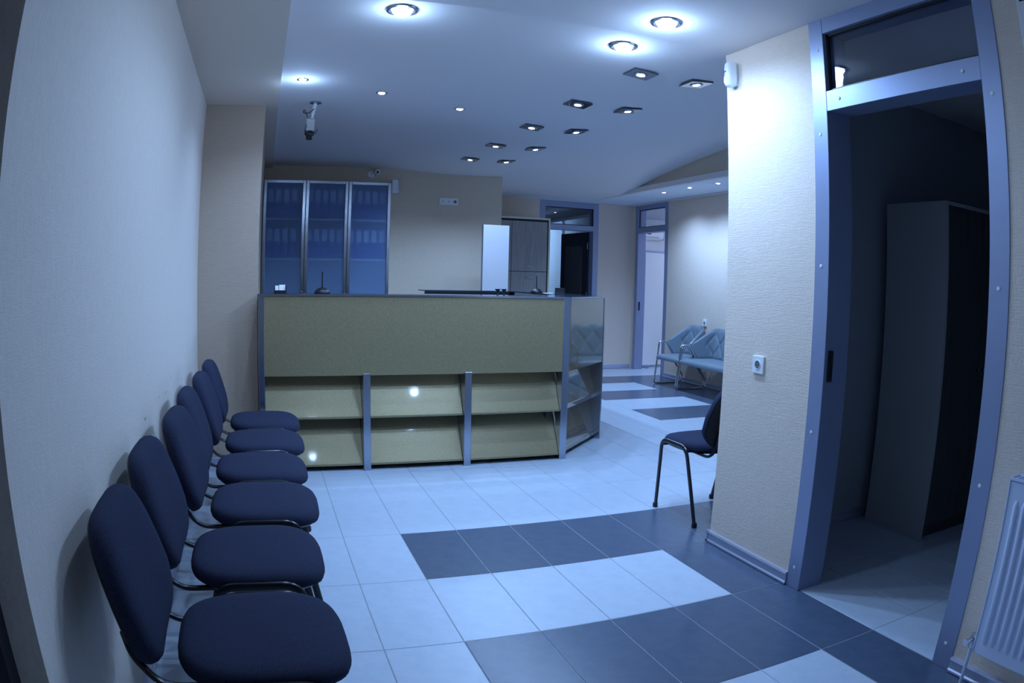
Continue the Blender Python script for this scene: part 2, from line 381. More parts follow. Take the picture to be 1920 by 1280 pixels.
bm = nb(); box(bm, (4.65, 2.88, 2.53), (5.45, 9.75, 2.56)); box(bm, (2.684, 9.25, 2.53), (4.7, 9.75, 2.56)); obj('panel_backing', bm, BLACK, ceil)
bm = nb(); box(bm, (5.5, 7.9, 2.5), (8.4, 11.6, 2.6)); obj('side_room_ceiling', bm, WHITEWALL, ceil)
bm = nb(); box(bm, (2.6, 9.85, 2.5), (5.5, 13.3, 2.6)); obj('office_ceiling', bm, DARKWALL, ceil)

# ---- skirting
SK = [(0, .004), (.016, .004), (.016, .012), (.011, .018), (.011, .046), (.016, .053), (.012, .062), (0, .064)]
def skirting(name, runs):
    bm = nb()
    for p0, p1, s in runs: extr(bm, SK, p0, p1, s)
    o = obj(name, bm, SKIRT, smooth=False); o['kind'] = 'structure'
skirting('baseboard_right', [((2.15, 2.24), (2.15, 2.896), (-1, 0)), ((2.134, 2.88), (2.40, 2.88), (0, 1)), ((2.15, -1.3), (2.15, 1.243), (-1, 0))])
skirting('baseboard_far', [((4.824, 9.72), (5.42, 9.72), (0, -1)), ((2.69, 9.72), (3.865, 9.72), (0, -1))])
skirting('baseboard_hall_right', [((5.42, 2.9), (5.42, 8.688), (-1, 0))])
skirting('baseboard_store', [((2.30, 2.80), (5.0, 2.80), (0, -1))])
skirting('baseboard_left', [((-.483, 1.19), (-.483, 4.97), (1, 0)), ((-.467, 4.97), (-.058, 4.97), (0, -1))])

# ================================================================ DOORS (frames in their walls)
def frame_door(name, label, M, w, rails, depth=.137, proud=.004, lock=None, jf=.087):
    """local: x along the wall 0..w, y into the wall, z up; M places it"""
    t = structure(name, label); t.matrix_world = M
    z1, z2, z3 = rails
    for a, b in ((0, jf), (w-jf, w)):
        bm = nb(); box(bm, (a, -proud, 0), (b, depth+proud, 2.5), .0015); obj('jamb', bm, ALU, t)
    bm = nb(); box(bm, (jf, -proud+.001, z3), (w-jf, depth+proud, 2.5), .0015); obj('head_rail', bm, ALU, t)
    bm = nb(); box(bm, (jf, -proud+.001, z1), (w-jf, depth+proud, z2), .0015); obj('transom_rail', bm, ALU, t)
    bm = nb(); box(bm, (jf-.004, .030, z2-.004), (w-jf+.004, .034, z3+.004)); obj('transom_pane', bm, GLASS, t)
    bm = nb(); q = .012
    for lo, hi in (((jf, .018, z2), (w-jf, .030, z2+q)), ((jf, .018, z3-q), (w-jf, .030, z3)), ((jf, .018, z2), (jf+q, .030, z3)), ((w-jf-q, .018, z2), (w-jf, .030, z3))): box(bm, lo, hi)
    obj('glazing_bead', bm, BLACK, t)
    return t
# right-hand door: wall plane x=2.15, from y=1.245 (photo right) to 2.24
M1 = Matrix(((0, 1, 0, 2.15), (1, 0, 0, 1.245), (0, 0, 1, 0), (0, 0, 0, 1)))
d3 = frame_door('door_3', 'wide grey aluminium door frame with dark transom pane, open to the dark store', M1, .995, (2.076, 2.165, 2.431))
capm = nb(); lathe(capm, [(.0075, 0), (.0075, .0008), (.006, .0018)], 14); capme = bpy.data.meshes.new('screw_cap'); capm.to_mesh(capme); capm.free(); capme.materials.append(WHITEP)
for yl, z in ((.955, 1.98), (.945, 2.36), (.955, 1.42), (.955, .72), (.955, .10), (.045, 2.02), (.045, 1.36), (.045, .70), (.045, .10), (.17, 2.12), (.83, 2.12)):
    o = link('screw_cap', capme, d3, (yl, -.0045, z)); o.rotation_euler = (PI/2, 0, 0)
bm = nb(); box(bm, (.898, .016, .94), (.906, .040, 1.07), .001); box(bm, (.896, .022, .99), (.906, .034, 1.03)); obj('lock_plate', bm, BLACK, d3)
M2 = Matrix.Translation((3.869, 9.72, 0))
frame_door('door_1', 'grey aluminium door frame in the far wall beside the grey cabinet', M2, .952, (2.065, 2.142, 2.40), depth=.13)
M3 = Matrix(((0, 1, 0, 5.42), (1, 0, 0, 8.69), (0, 0, 1, 0), (0, 0, 0, 1)))
d2 = frame_door('door_2', 'grey aluminium door frame at the end of the hall, open to the bright room', M3, .95, (2.073, 2.153, 2.424), depth=.13)
bm = nb(); box(bm, (.855, .03, .90), (.863, .055, 1.03), .001); obj('lock_plate', bm, BLACK, d2)

# open dark leaf of the far door
leaf = thing('door_leaf', 'dark door leaf standing open behind the far grey door frame', 'door', (4.735, 9.86, 0), math.atan2(.75, -.115))
bm = nb(); box(bm, (0, -.02, .01), (.76, .02, 2.06), .002); obj('slab', bm, DOORDK, leaf)
bm = nb(); box(bm, (.14, .02, .25), (.62, .026, 1.85), .002); obj('raised_panel', bm, DARKWOOD, leaf)
for z in (.3, 1.05, 1.8):
    bm = nb(); cyl(bm, (0, 0.025, z), (0, .025, z+.1), .008); obj('hinge', bm, STEEL, leaf, smooth=True)
bm = nb(); tube(bm, smooth_path([(.70, .02, 1.0), (.70, .07, 1.0), (.60, .07, 1.0)], .02), .009); obj('handle', bm, STEEL, leaf, smooth=True)

# window above the radiator
w1 = structure('window_1', 'dark window above the radiator')
bm = nb()
for lo, hi in (((2.142, -.3, .98), (2.20, -.24, 2.38)), ((2.142, 1.07, .98), (2.20, 1.13, 2.38)), ((2.142, -.3, .98), (2.20, 1.12, 1.04)), ((2.142, -.3, 2.32), (2.20, 1.12, 2.38)), ((2.142, .38, 1.04), (2.20, .44, 2.32))): box(bm, lo, hi, .004)
obj('window_frame', bm, WHITEP, w1)
bm = nb(); box(bm, (2.17, -.24, 1.04), (2.176, 1.08, 2.32)); obj('pane', bm, GLASS, w1)

# office window with blinds
w2 = structure('window_2', 'bright window with pale venetian blind in the room beyond the far door')
bm = nb()
for y in (10.2, 11.4, 12.55): box(bm, (5.0, y, .9), (5.06, y+.05, 2.38))
box(bm, (5.0, 10.2, .88), (5.06, 12.6, .93)); box(bm, (5.0, 10.2, 2.34), (5.06, 12.6, 2.39)); obj('window_frame', bm, WHITEP, w2)
slm = nb(); box(slm, (-.0125, -1.19, -.0006), (.0125, 1.19, .0006)); sme = bpy.data.meshes.new('slat'); slm.to_mesh(sme); slm.free(); sme.materials.append(SLAT)
for i in range(62):
    o = link('slat', sme, w2, (4.965, 11.4, .92+i*.0232)); o.rotation_euler = (0, math.radians(55), 0)
bm = nb(); box(bm, (4.94, 10.2, 2.34), (4.99, 12.6, 2.385), .003); obj('blind_headrail', bm, WHITEP, w2)

# ================================================================ RECEPTION DESK
desk = thing('reception_desk', 'gold laminate reception desk with steel posts and tilted brochure ledges', 'desk', (0, 0, 0))
YF = 4.755
FX, FY = 2.15, 4.755; EX, EY = 2.714, 5.319        # angled end facet
def panel(name, lo, hi, m, bev=.0015): bm = nb(); box(bm, lo, hi, bev); return obj(name, bm, m, desk)
panel('upper_panel', (-.012, YF, .655), (2.112, YF+.022, 1.182), GOLD)
posts = [(-.05, -.010), (.655, .705), (1.365, 1.415), (2.098, 2.150)]
for i, (a, b) in enumerate(posts):
    bm = nb(); top = 1.185 if i in (0, 3) else .668
    box(bm, (a, YF-.012 if i in (1, 2) else YF-.003, 0), (b, YF+.16, top), .002); obj('post', bm, STEEL, desk)
# tilted ledges: (inset top .12, inset bottom .04)
def ledge(x0, x1, z0, z1, M=None, m=None):
    t = .012; a_, b_ = (.155, .012) if z0 > .2 else (.178, .004)
    sec = [(a_, z1), (b_+.012, z0+.012), (b_, z0+.012), (b_, z0), (b_+.025, z0), (a_+.013, z1)]
    if M is not None: sec = [(.118, z1), (.050, z0+.030), (.040, z0+.030), (.040, z0), (.062, z0), (.130, z1)]
    bm = nb()
    a = [bm.verts.new((x0, YF+d, z)) for d, z in sec]; b = [bm.verts.new((x1, YF+d, z)) for d, z in sec]
    ring_bridge(bm, [a, b])
    if M is not None: bm.transform(M)
    return obj('tilted_ledge', bm, m or GOLD, desk)
bays = [(-.008, .653), (.707, 1.363), (1.417, 2.096)]
for a, b in bays:
    ledge(a, b, .362, .652); ledge(a, b, .035, .352)
MF = Matrix.Translation((FX, FY, 0)) @ Matrix.Rotation(PI/4, 4, 'Z') @ Matrix.Translation((0, -YF, 0))   # local x along the facet
FL = math.hypot(EX-FX, EY-FY)
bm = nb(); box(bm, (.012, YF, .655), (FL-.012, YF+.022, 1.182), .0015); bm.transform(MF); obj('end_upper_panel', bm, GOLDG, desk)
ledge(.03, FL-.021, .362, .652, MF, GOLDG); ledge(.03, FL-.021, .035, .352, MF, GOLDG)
bm = nb(); box(bm, (FL-.02, YF-.004, 0), (FL, YF+.20, 1.185), .002); bm.transform(MF); obj('end_plate', bm, STEEL, desk)
bm = nb(); box(bm, (-.04, YF+.19, 0), (2.1, YF+.21, .70)); box(bm, (.02, YF+.185, 0), (FL-.03, YF+.205, .70), M=MF); obj('back_board', bm, BLACK, desk)
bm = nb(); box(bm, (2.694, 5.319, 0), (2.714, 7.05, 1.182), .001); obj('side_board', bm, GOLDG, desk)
bm = nb(); box(bm, (-.05, 4.90, 0), (-.03, 5.6, 1.182), .001); obj('left_board', bm, GOLD, desk)
bm = nb(); prism(bm, [(-.052, 4.75), (2.152, 4.75), (2.720, 5.318), (2.720, 7.05), (2.46, 7.0), (2.36, 5.5), (2.0, 5.12), (-.052, 5.12)], 1.183, 1.195, bev=.0012)
obj('counter_top', bm, COUNTER, desk)
bm = nb(); prism(bm, [(-.054, 4.747), (2.153, 4.747), (2.722, 5.316), (2.722, 5.322), (2.714, 5.324), (2.150, 4.760), (-.054, 4.760)], 1.1825, 1.1965); obj('counter_edge', bm, STEEL, desk)
bm = nb(); box(bm, (1.575, 6.98, .70), (2.52, 7.0, 1.178), .001); obj('rear_board', bm, BLACK, desk)
bm = nb(); box(bm, (1.575, 6.98, 1.178), (2.52, 7.30, 1.190), .001); obj('rear_counter', bm, COUNTER, desk)

# ---- on the counter
def pen_stand(label, loc):
    t = thing('pen_stand', label, 'pen stand', loc, 0, None)
    bm = nb(); lathe(bm, [(.056, 0), (.057, .006), (.052, .018), (.040, .030), (.022, .039), (.008, .043)], 28); obj('base', bm, BLACK, t, smooth=True)
    bm = nb(); cyl(bm, (0, 0, .038), (0, 0, .142), .0055, .0045, 12); lathe(bm, [(.0045, .142), (.0065, .146), (.0045, .152)], 12); obj('pen', bm, BLACK, t, smooth=True)
pen_stand('black domed desk pen stand on the left of the counter', (.39, 4.93, 1.1955))
pen_stand('black domed desk pen stand far right on the counter in front of the cabinet', (2.42, 6.12, 1.1955))
def card_holder(label, loc, rz, cards):
    t = thing('card_holder', label, 'card holder', loc, rz)
    bm = nb(); box(bm, (-.045, -.03, 0), (.045, .03, .008), .002); box(bm, (-.04, .012, .008), (.04, .018, .055), .001); box(bm, (-.04, -.02, .008), (.04, -.015, .022), .001)
    box(bm, (-.042, -.02, .008), (-.038, .018, .05)); box(bm, (.038, -.02, .008), (.042, .018, .05)); obj('tray', bm, BLACK, t)
    if cards:
        bm = nb(); M = Matrix.Rotation(math.radians(-18), 4, 'X'); box(bm, (-.006, -.012, .012), (.036, -.004, .058), M=M); obj('card_stack', bm, PAPERW, t)
        bm = nb(); box(bm, (-.034, -.012, .012), (-.010, -.006, .052), M=M); obj('card_stack', bm, PAPERW, t)
card_holder('black card holder with white cards at the left end of the counter', (.098, 4.94, 1.1955), .05, True)
card_holder('small grey-black card holder at the right end of the counter', (2.47, 5.70, 1.1955), -.4, False)
for i, (x, y, lb) in enumerate(((1.70, 5.08, 'left of two small dark funnel-shaped holders before the white board'), (1.75, 5.08, 'right of two small dark funnel-shaped holders before the white board'))):
    bm = nb(); lathe(bm, [(.010, 0), (.010, .006), (.004, .010), (.004, .022), (.020, .040), (.022, .044), (.019, .044), (.006, .028)], 18)
    o = obj('funnel_holder', bm, BLACK, smooth=True); o.location = (x, y, 1.1955); o['label'] = lb; o['category'] = 'holder'; o['group'] = 'small funnel holders on the counter'
wb = thing('white_board', 'tall blank white board standing upright at the back of the counter', 'board', (2.325, 7.03, 1.1905))
bm = nb(); box(bm, (-.145, -.01, 0), (.135, .01, .675), .002); obj('face_board', bm, BOARDW, wb)
bm = nb(); box(bm, (-.155, -.012, 0), (-.145, .012, .678), .001); obj('edge_strip', bm, STEEL, wb)
np_ = nb(); box(np_, (-.035, -.025, 0), (.035, .025, .006), .001); o = obj('notepad', np_, PAPERW); o.location = (2.445, 5.90, 1.1955); o.rotation_euler[2] = .3
o['label'] = 'small white notepad lying beside the right pen stand'; o['category'] = 'notepad'

# ================================================================ GLASS CABINET WITH BINDERS
cab = thing('glass_cabinet', 'tall cabinet with three frosted glass doors in aluminium frames behind the desk', 'cabinet', (0, 0, 0))
CX = [-.055, .395, .845, 1.300]; CY = 7.50; CT = 2.31
bm = nb(); box(bm, (-.052, CY+.03, 0), (-.034, 7.945, CT)); box(bm, (1.282, CY+.03, 0), (1.300, 7.945, CT)); box(bm, (-.052, CY+.03, CT-.02), (1.3, 7.945, CT))
for x in CX[1:3]: box(bm, (x-.009, CY+.03, 0), (x+.009, 7.93, CT-.02))
box(bm, (-.034, 7.925, 0), (1.282, 7.945, CT-.02)); box(bm, (-.034, CY+.03, 0), (1.282, 7.93, .10)); obj('carcass', bm, WHITEP, cab)
for z in (.55, 1.02, 1.50, 1.915):
    for a, b in zip(CX, CX[1:]):
        bm = nb(); box(bm, (a+.010, CY+.05, z-.018), (b-.010, 7.92, z)); obj('shelf', bm, WHITEP, cab)
for a, b in zip(CX, CX[1:]):
    bm = nb(); q = .032; a2, b2 = a+.003, b-.003
    box(bm, (a2, CY, .08), (a2+q, CY+.022, CT), .003); box(bm, (b2-q, CY, .08), (b2, CY+.022, CT), .003)
    box(bm, (a2+q, CY, CT-q), (b2-q, CY+.022, CT), .003); box(bm, (a2+q, CY, .08), (b2-q, CY+.022, .08+q), .003)
    fr = obj('door', bm, STEEL, cab)
    bm = nb(); box(bm, (a2+q-.004, CY+.008, .08+q-.004), (b2-q+.004, CY+.0095, CT-q+.004)); obj('pane', bm, FROST, fr)
    bm = nb(); tube(bm, smooth_path([(b2-.016, CY, 1.02), (b2-.016, CY-.03, 1.02), (b2-.016, CY-.03, 1.16), (b2-.016, CY, 1.16)], .01, 3), .005, seg=8); obj('handle', bm, CHROME, fr, smooth=True)
def binder_at(x, z, first=[None], n=[0], row='', col=''):
    lb = 'blue binder, %s, behind the %s frosted door' % (row, col)
    if first[0] is None:
        t = thing('binder', lb, 'binder', (x, 7.58, z), 0, None)
        bm = nb(); box(bm, (-.038, 0, 0), (.038, .28, .315), .002); obj('cover', bm, BINDER, t)
        bm = nb(); box(bm, (-.026, -.0015, .175), (.026, 0.0, .30)); obj('spine_label', bm, PAPERW, t)
        first[0] = t
    else: t = copy_thing(first[0], (x, 7.58, z), 0, lb)
    t['group'] = 'blue binders in the glass cabinet'
ordn = {4: ['leftmost', 'second from left', 'third from left', 'rightmost'], 5: ['leftmost', 'second from left', 'middle', 'second from right', 'rightmost']}
for col, xs_ in (('left', [.024, .107, .192, .277]), ('middle', [.445, .527, .609, .691, .773]), ('right', [.895, .977, 1.059, 1.141, 1.223])):
    for z, rw in ((1.503, 'on the lower shelf'), (1.918, 'on the upper shelf')):
        for i, x in enumerate(xs_):
            binder_at(x, z, row=ordn[len(xs_)][i]+' '+rw, col=col)
# little white unit beside the cabinet top
o = thing('junction_box', 'small white box on the wall at the top right of the glass cabinet', 'box', (1.405, 7.90, 2.245))
bm = nb(); box(bm, (-.04, -.06, 0), (.025, .05, .15), .004); obj('cover', bm, WHITEP, o)
bm = nb(); box(bm, (.025, -.055, .003), (.045, .05, .147), .002); obj('side_flange', bm, STEEL, o)

# ================================================================ GREY WOOD CABINET (far corner)
gc = thing('wood_cabinet', 'tall grey wood-grain cabinet with cream edging behind the counter corner', 'cabinet', (0, 0, 0))
GY = 9.10
bm = nb(); box(bm, (2.70, GY+.02, 0), (2.72, 9.70, 2.16)); box(bm, (3.755, GY-.005, 0), (3.780, 9.70, 2.16), .002); box(bm, (2.70, GY-.005, 2.135), (3.755, 9.70, 2.16), .002); box(bm, (2.72, 9.68, 0), (3.755, 9.70, 2.13)); box(bm, (2.72, GY+.03, 0), (3.755, 9.68, .08)); obj('carcass', bm, CREAM, gc)
for x0, x1, hx in ((2.725, 3.222, 3.0), (3.228, 3.738, 3.495)):
    for z0, z1, hz in ((.09, 1.421, 1.348), (1.428, 2.105, 1.497)):
        bm = nb(); box(bm, (x0, GY, z0), (x1, GY+.018, z1), .0015); dr = obj('door', bm, GREYWOOD, gc)
        bm = nb(); box(bm, (hx-.055, GY-.022, hz-.012), (hx+.045, GY-.012, hz+.012), .003); box(bm, (hx-.045, GY-.012, hz-.006), (hx-.035, GY, hz+.006)); box(bm, (hx+.025, GY-.012, hz-.006), (hx+.035, GY, hz+.006)); obj('handle', bm, CHROME, dr)
bm = nb(); box(bm, (3.738, GY+.01, .09), (3.755, GY+.02, 2.135)); box(bm, (2.725, GY+.01, 2.105), (3.755, GY+.02, 2.135)); obj('shadow_gap', bm, BLACK, gc)

# ================================================================ STORE ROOM WARDROBE
wd = thing('wardrobe', 'dark wardrobe with pale side panel in the unlit store room', 'wardrobe', (0, 0, 0))
bm = nb(); box(bm, (3.200, 2.274, .0), (3.222, 2.72, 1.83), .001); box(bm, (3.222, 2.70, 0), (4.75, 2.72, 1.81)); box(bm, (3.222, 2.274, 1.81), (4.75, 2.72, 1.83), .001); box(bm, (4.73, 2.274, 0), (4.75, 2.70, 1.81)); obj('carcass', bm, PALEWOOD, wd)
for i, (a, b) in enumerate(((3.224, 3.60), (3.603, 3.975), (3.978, 4.35), (4.353, 4.728))):
    bm = nb(); box(bm, (a, 2.278, .085), (b, 2.296, 1.806), .001); dr = obj('door', bm, DARKWOOD, wd)
    hx = b-.03 if i % 2 == 0 else a+.03
    bm = nb(); cyl(bm, (hx, 2.278, .93), (hx, 2.255, .93), .006, .010); obj('knob', bm, STEEL, dr, smooth=True)
bm = nb(); box(bm, (3.222, 2.31, 0), (4.73, 2.33, .085)); obj('plinth', bm, DARKWOOD, wd)

# ================================================================ CHAIRS
def chair(label, loc, rz, group):
    t = thing('visitor_chair', label, 'chair', loc, rz, group)
    # seat cushion: x -0.215..0.215, y -.235...235
    def fs(x, y, z):
        f = max(0, x/.215); r = max(0, -x/.215)
        y *= 1-.10*r*r; x = min(x, .215)
        return (x, y, .445+z - .018*f**3 + .010*r**3 - .006*(1-(y/.235)**2)*(1-f))
    bm = nb(); pillow(bm, .43, .475, [(.0001, .030), (.35, .0298), (.6, .0285), (.78, .0255), (.90, .020), (.965, .011), (.995, -.001), (1.0, -.013), (.985, -.024), (.94, -.028), (.5, -.028), (.0001, -.028)], 3.4, 48, fs)
    obj('seat', bm, FABRIC, t, smooth=True)
    bm = nb(); pillow(bm, .405, .45, [(.0001, -.026), (.96, -.026), (1.0, -.032), (.97, -.040), (.0001, -.041)], 3.2, 40, fs); obj('seat_pan', bm, BLACK, t, smooth=True)
    # backrest: narrow rounded top, widest in the lower third, chamfered bottom corners, thick rolled sides
    tilt = math.radians(15)
    def fb(u, v, w):
        q = v/.182
        k = 1-.27*((q+.35)/1.35)**1.6 if q > -.35 else 1-.24*((-.35-q)/.65)**1.3
        u *= k
        w2 = w + .22*u*u - .12*(v*v)
        c = Vector((-.298, 0, .632))
        return c + Vector((math.cos(tilt), 0, math.sin(tilt)))*w2 + Vector((-math.sin(tilt), 0, math.cos(tilt)))*v + Vector((0, 1, 0))*u
    bm = nb(); pillow(bm, .53, .372, [(.0001, .030), (.4, .0295), (.7, .0275), (.86, .023), (.94, .015), (.985, .002), (1.0, -.014), (.985, -.024), (.96, -.026), (.0001, -.026)], 5.5, 60, fb); obj('backrest', bm, FABRIC, t, smooth=True)
    bm = nb(); pillow(bm, .516, .360, [(.0001, -.025), (.975, -.025), (.98, -.032), (.90, -.038), (.5, -.041), (.0001, -.041)], 5.2, 52, fb); obj('back_shell', bm, BLACK, t, smooth=True)
    # oval tube side frames (arch) and back supports
    for s in (-1, 1):
        y0, y1 = s*.21, s*.247
        p = smooth_path([(.205, y0, .012), (.125, y1, .437), (-.120, y1, .437), (-.205, y0, .012)], .055, 6)
        bm = nb(); tube(bm, p, .014, .0085, 10); obj('side_frame', bm, BLACKM, t, smooth=True)
        for x in (.207, -.207):
            bm = nb(); lathe(bm, [(.014, 0), (.016, .004), (.015, .026), (.010, .028)], 12, Matrix.Translation((x, y0, 0))); obj('foot', bm, BLACK, t, smooth=True)
    for s in (-1, 1):
        y = s*.175; bm = nb()
        p = smooth_path([(.02, y, .408), (-.25, y, .402), (-.310, y, .49), (-.320, y, .55)], .10, 8); tube(bm, p, .008, .012, 8)
        obj('back_support', bm, BLACKM, t, smooth=True)
    for x in (.10, -.11):
        bm = nb(); tube(bm, [Vector((x, -.247, .415)), Vector((x, .247, .415))], .009, seg=8, up=Vector((1, 0, 0))); obj('cross_bar', bm, BLACKM, t, smooth=True)
    return t
places = [(-.052, 1.625, .015, 'nearest of the six navy fabric chairs against the left wall'),
          (-.058, 2.185, .0, 'second nearest navy fabric chair in the row on the left wall'),
          (-.026, 2.735, -.02, 'third nearest navy fabric chair in the row on the left wall'),
          (-.036, 3.262, .01, 'fourth navy fabric chair from the camera in the left wall row'),
          (-.018, 3.800, .0, 'fifth navy fabric chair, second from the desk end of the row'),
          (-.014, 4.350, .0, 'navy fabric chair at the desk end of the row')]
ch0 = chair(places[0][3], (places[0][0], places[0][1], 0), places[0][2], 'navy chairs along the left wall')
for x, y, rz, lb in places[1:]: copy_thing(ch0, (x, y, 0), rz, lb)
lc = copy_thing(ch0, (2.405, 3.31, 0), PI/2+.02, 'lone navy fabric chair half hidden behind the right wall corner')
if 'group' in lc: del lc['group']

# ================================================================ BENCH OF QUILTED SEATS
def bench(label, ya, yb):
    t = thing('waiting_bench', label, 'bench', (0, 0, 0), 0, 'grey quilted benches on the far right wall')
    cy, w = (ya+yb)/2, (ya-yb)/2
    bm = nb()
    n = 10 if w < .4 else 20
    pillow(bm, .47, 2*w+.03, [(.0001, .034), (.5, .034), (.8, .031), (.93, .025), (.985, .012), (1, 0), (.985, -.022), (.93, -.03), (.0001, -.03)], n, 64,
           lambda x, y, z: (5.145+x, cy+y, .372+z-.012*max(0, -x/.22)**3))
    obj('seat_cushion', bm, LEATHER, t, smooth=True)
    # tub-shaped back: side wings run from the arm tip to the wall corner, then straight along the wall
    plan = smooth_path([(5.09, w, 0), (5.375, w-.09, 0), (5.375, -w+.09, 0), (5.09, -w, 0)], .07, 6)
    dens = []
    for a, b in zip(plan, plan[1:]):
        k = max(1, int((b-a).length/.0125))
        dens += [a.lerp(b, i/k) for i in range(k)]
    dens.append(plan[-1]); arc = [0]
    for a, b in zip(dens, dens[1:]): arc.append(arc[-1]+(b-a).length)
    tot = arc[-1]; wing = .30; nv = 30; grids = []
    for side in (0, 1):
        gr = []
        for i, p in enumerate(dens):
            a = dens[max(i-1, 0)]; b = dens[min(i+1, len(dens)-1)]; tg = (b-a).normalized(); nrm = Vector((tg.y, -tg.x, 0))
            if nrm.dot(Vector((-1, 0, 0))) < 0 and abs(nrm.x) > .3: nrm = -nrm
            sd = min(arc[i], tot-arc[i]); q = min(1, sd/wing); q2 = min(1, sd/.09)
            zt = .560 + .215*q**.9 + (.012*math.sin(PI*arc[i]/tot)); zb = .550 - .160*q2
            row = []
            for k in range(nv+1):
                v = k/nv; z = zb+(zt-zb)*v
                cen = max(0, min(1, (sd-.25)/.1)); x = p.x + (-.035+.07*v)*cen
                d = .016 if side == 0 else -.020
                ed = min(1, min(k, nv-k)/2.5, min(i, len(dens)-1-i)/3)
                if side == 0:
                    m1 = ((arc[i] + z*.75)*4.6) % 1; m2 = ((arc[i] - z*.75)*4.6) % 1
                    d -= .014*max(math.exp(-(min(m1, 1-m1)/.075)**2), math.exp(-(min(m2, 1-m2)/.075)**2))*(1 if sd > .2 else 0)
                d *= ed
                row.append(bm_v(nrm, p, x, z, d, cy))
            gr.append(row)
        grids.append(gr)
    bm = nb(); V = [[[bm.verts.new(c) for c in row] for row in gr] for gr in grids]
    for gr in V:
        for r1, r2 in zip(gr, gr[1:]):
            for k in range(nv): bm.faces.new((r1[k], r1[k+1], r2[k+1], r2[k]))
    def rim(l1, l2):
        for k in range(len(l1)-1): bm.faces.new((l1[k], l1[k+1], l2[k+1], l2[k]))
    a, b = V
    rim(a[0], b[0]); rim(a[-1], b[-1]); rim([r[0] for r in a], [r[0] for r in b]); rim([r[-1] for r in a], [r[-1] for r in b])
    obj('quilted_backrest', bm, LEATHER, t, smooth=True)
    for y in (ya, yb):
        bm = nb()
        tube(bm, smooth_path([(5.175, cy+(y-cy)*.97, .385), (5.075, y, .558), (4.965, y, .560), (4.955, y, .42), (4.905, y, .012), (5.33, y, .012), (5.36, y, .10), (5.18, y, .345)], .04, 5), .011, seg=12)
        obj('sled_leg', bm, CHROME, t, smooth=True)
    for x in (5.0, 5.27):
        bm = nb(); box(bm, (x-.015, yb, .320), (x+.015, ya, .343), .002); obj('seat_rail', bm, CHROME, t)
    return t
def bm_v(nrm, p, x, z, d, cy): return (x+nrm.x*d, cy+p.y+nrm.y*d, z)
bench('single grey quilted waiting seat with chrome sled legs, beside the hall door', 8.105, 7.575)
bench('wide grey quilted waiting bench, nearer the pale pillar and partly hidden by it', 7.535, 6.13)

# ================================================================ SOCKETS, SENSOR, CAMERAS
def socket(label, loc, rotz, n=1, sz=.082):
    """local: face looks along -y"""
    t = thing('wall_socket', label, 'socket', loc, rotz)
    w = sz*n*.93 if n > 1 else sz
    bm = nb(); box(bm, (-w/2, -.012, -sz/2), (w/2, .001, sz/2), .003, seg=2); obj('plate', bm, WHITEP, t)
    for i in range(n):
        x = (i-(n-1)/2)*w/n; M = Matrix.Translation((x, -.012, 0)) @ Matrix.Rotation(PI/2, 4, 'X')
        if n == 1 or i == n-1:
            bm = nb(); lathe(bm, [(.0225, -.001), (.0225, .0025), (.0195, .0028), (.0190, -.001)], 26, M); obj('socket_ring', bm, WHITEP, t, smooth=True)
            bm = nb(); lathe(bm, [(.0195, .0004), (.0195, .0008)], 26, M); s = obj('socket_well', bm, mat('socket_shadow_grey', (.16, .17, .2), .5), t)
            bm = nb()
            for dx in (-.0095, .0095): lathe(bm, [(.003, .0006), (.003, .0012)], 10, M @ Matrix.Translation((dx, 0, 0)))
            obj('pin_hole', bm, BLACK, s)
        else:
            bm = nb(); lathe(bm, [(.006, 0), (.006, .002), (.004, .002)], 16, M); obj('aerial_jack', bm, BLACK, t, smooth=True)
    return t
socket('single white socket on the pale pillar left of the store door', (2.149, 2.593, .962), -PI/2)
socket('white triple socket strip on the tan wall behind the desk', (2.045, 7.949, 2.185), 0, 3, .078)
socket('small white socket above the grey quilted bench', (5.419, 7.71, .83), -PI/2)

pir = thing('motion_sensor', 'white motion sensor at the top corner of the pale pillar', 'sensor', (2.150, 2.80, 2.30), -PI/2-.35)
bm = nb(); box(bm, (-.022, -.022, .015), (.022, .030, .135), .004); obj('bracket', bm, WHITEP, pir)
def fpir(x, y, z): return (x*(1-.10*max(0, -y/.07)), -.028 - z - .010*(1-(x/.034)**2), .075+y)
bm = nb(); pillow(bm, .068, .135, [(.0001, .022), (.6, .021), (.85, .018), (.97, .008), (1.0, -.008), (.98, -.022), (.0001, -.022)], 4.5, 36, fpir); obj('housing', bm, WHITEP, pir, smooth=True)
bm = nb(); pillow(bm, .054, .058, [(.0001, .030), (.6, .028), (.9, .023), (1.0, .014), (.0001, .012)], 3, 28, lambda x, y, z: (x, -.028-z-.006*(1-(x/.034)**2), .047+y)); obj('lens_window', bm, PAPERW, pir, smooth=True)
bm = nb(); box(bm, (-.013, -.0625, .086), (.014, -.0590, .0885)); box(bm, (.019, -.0615, .086), (.022, -.0585, .0885)); obj('printed_mark', bm, BINDER, pir)

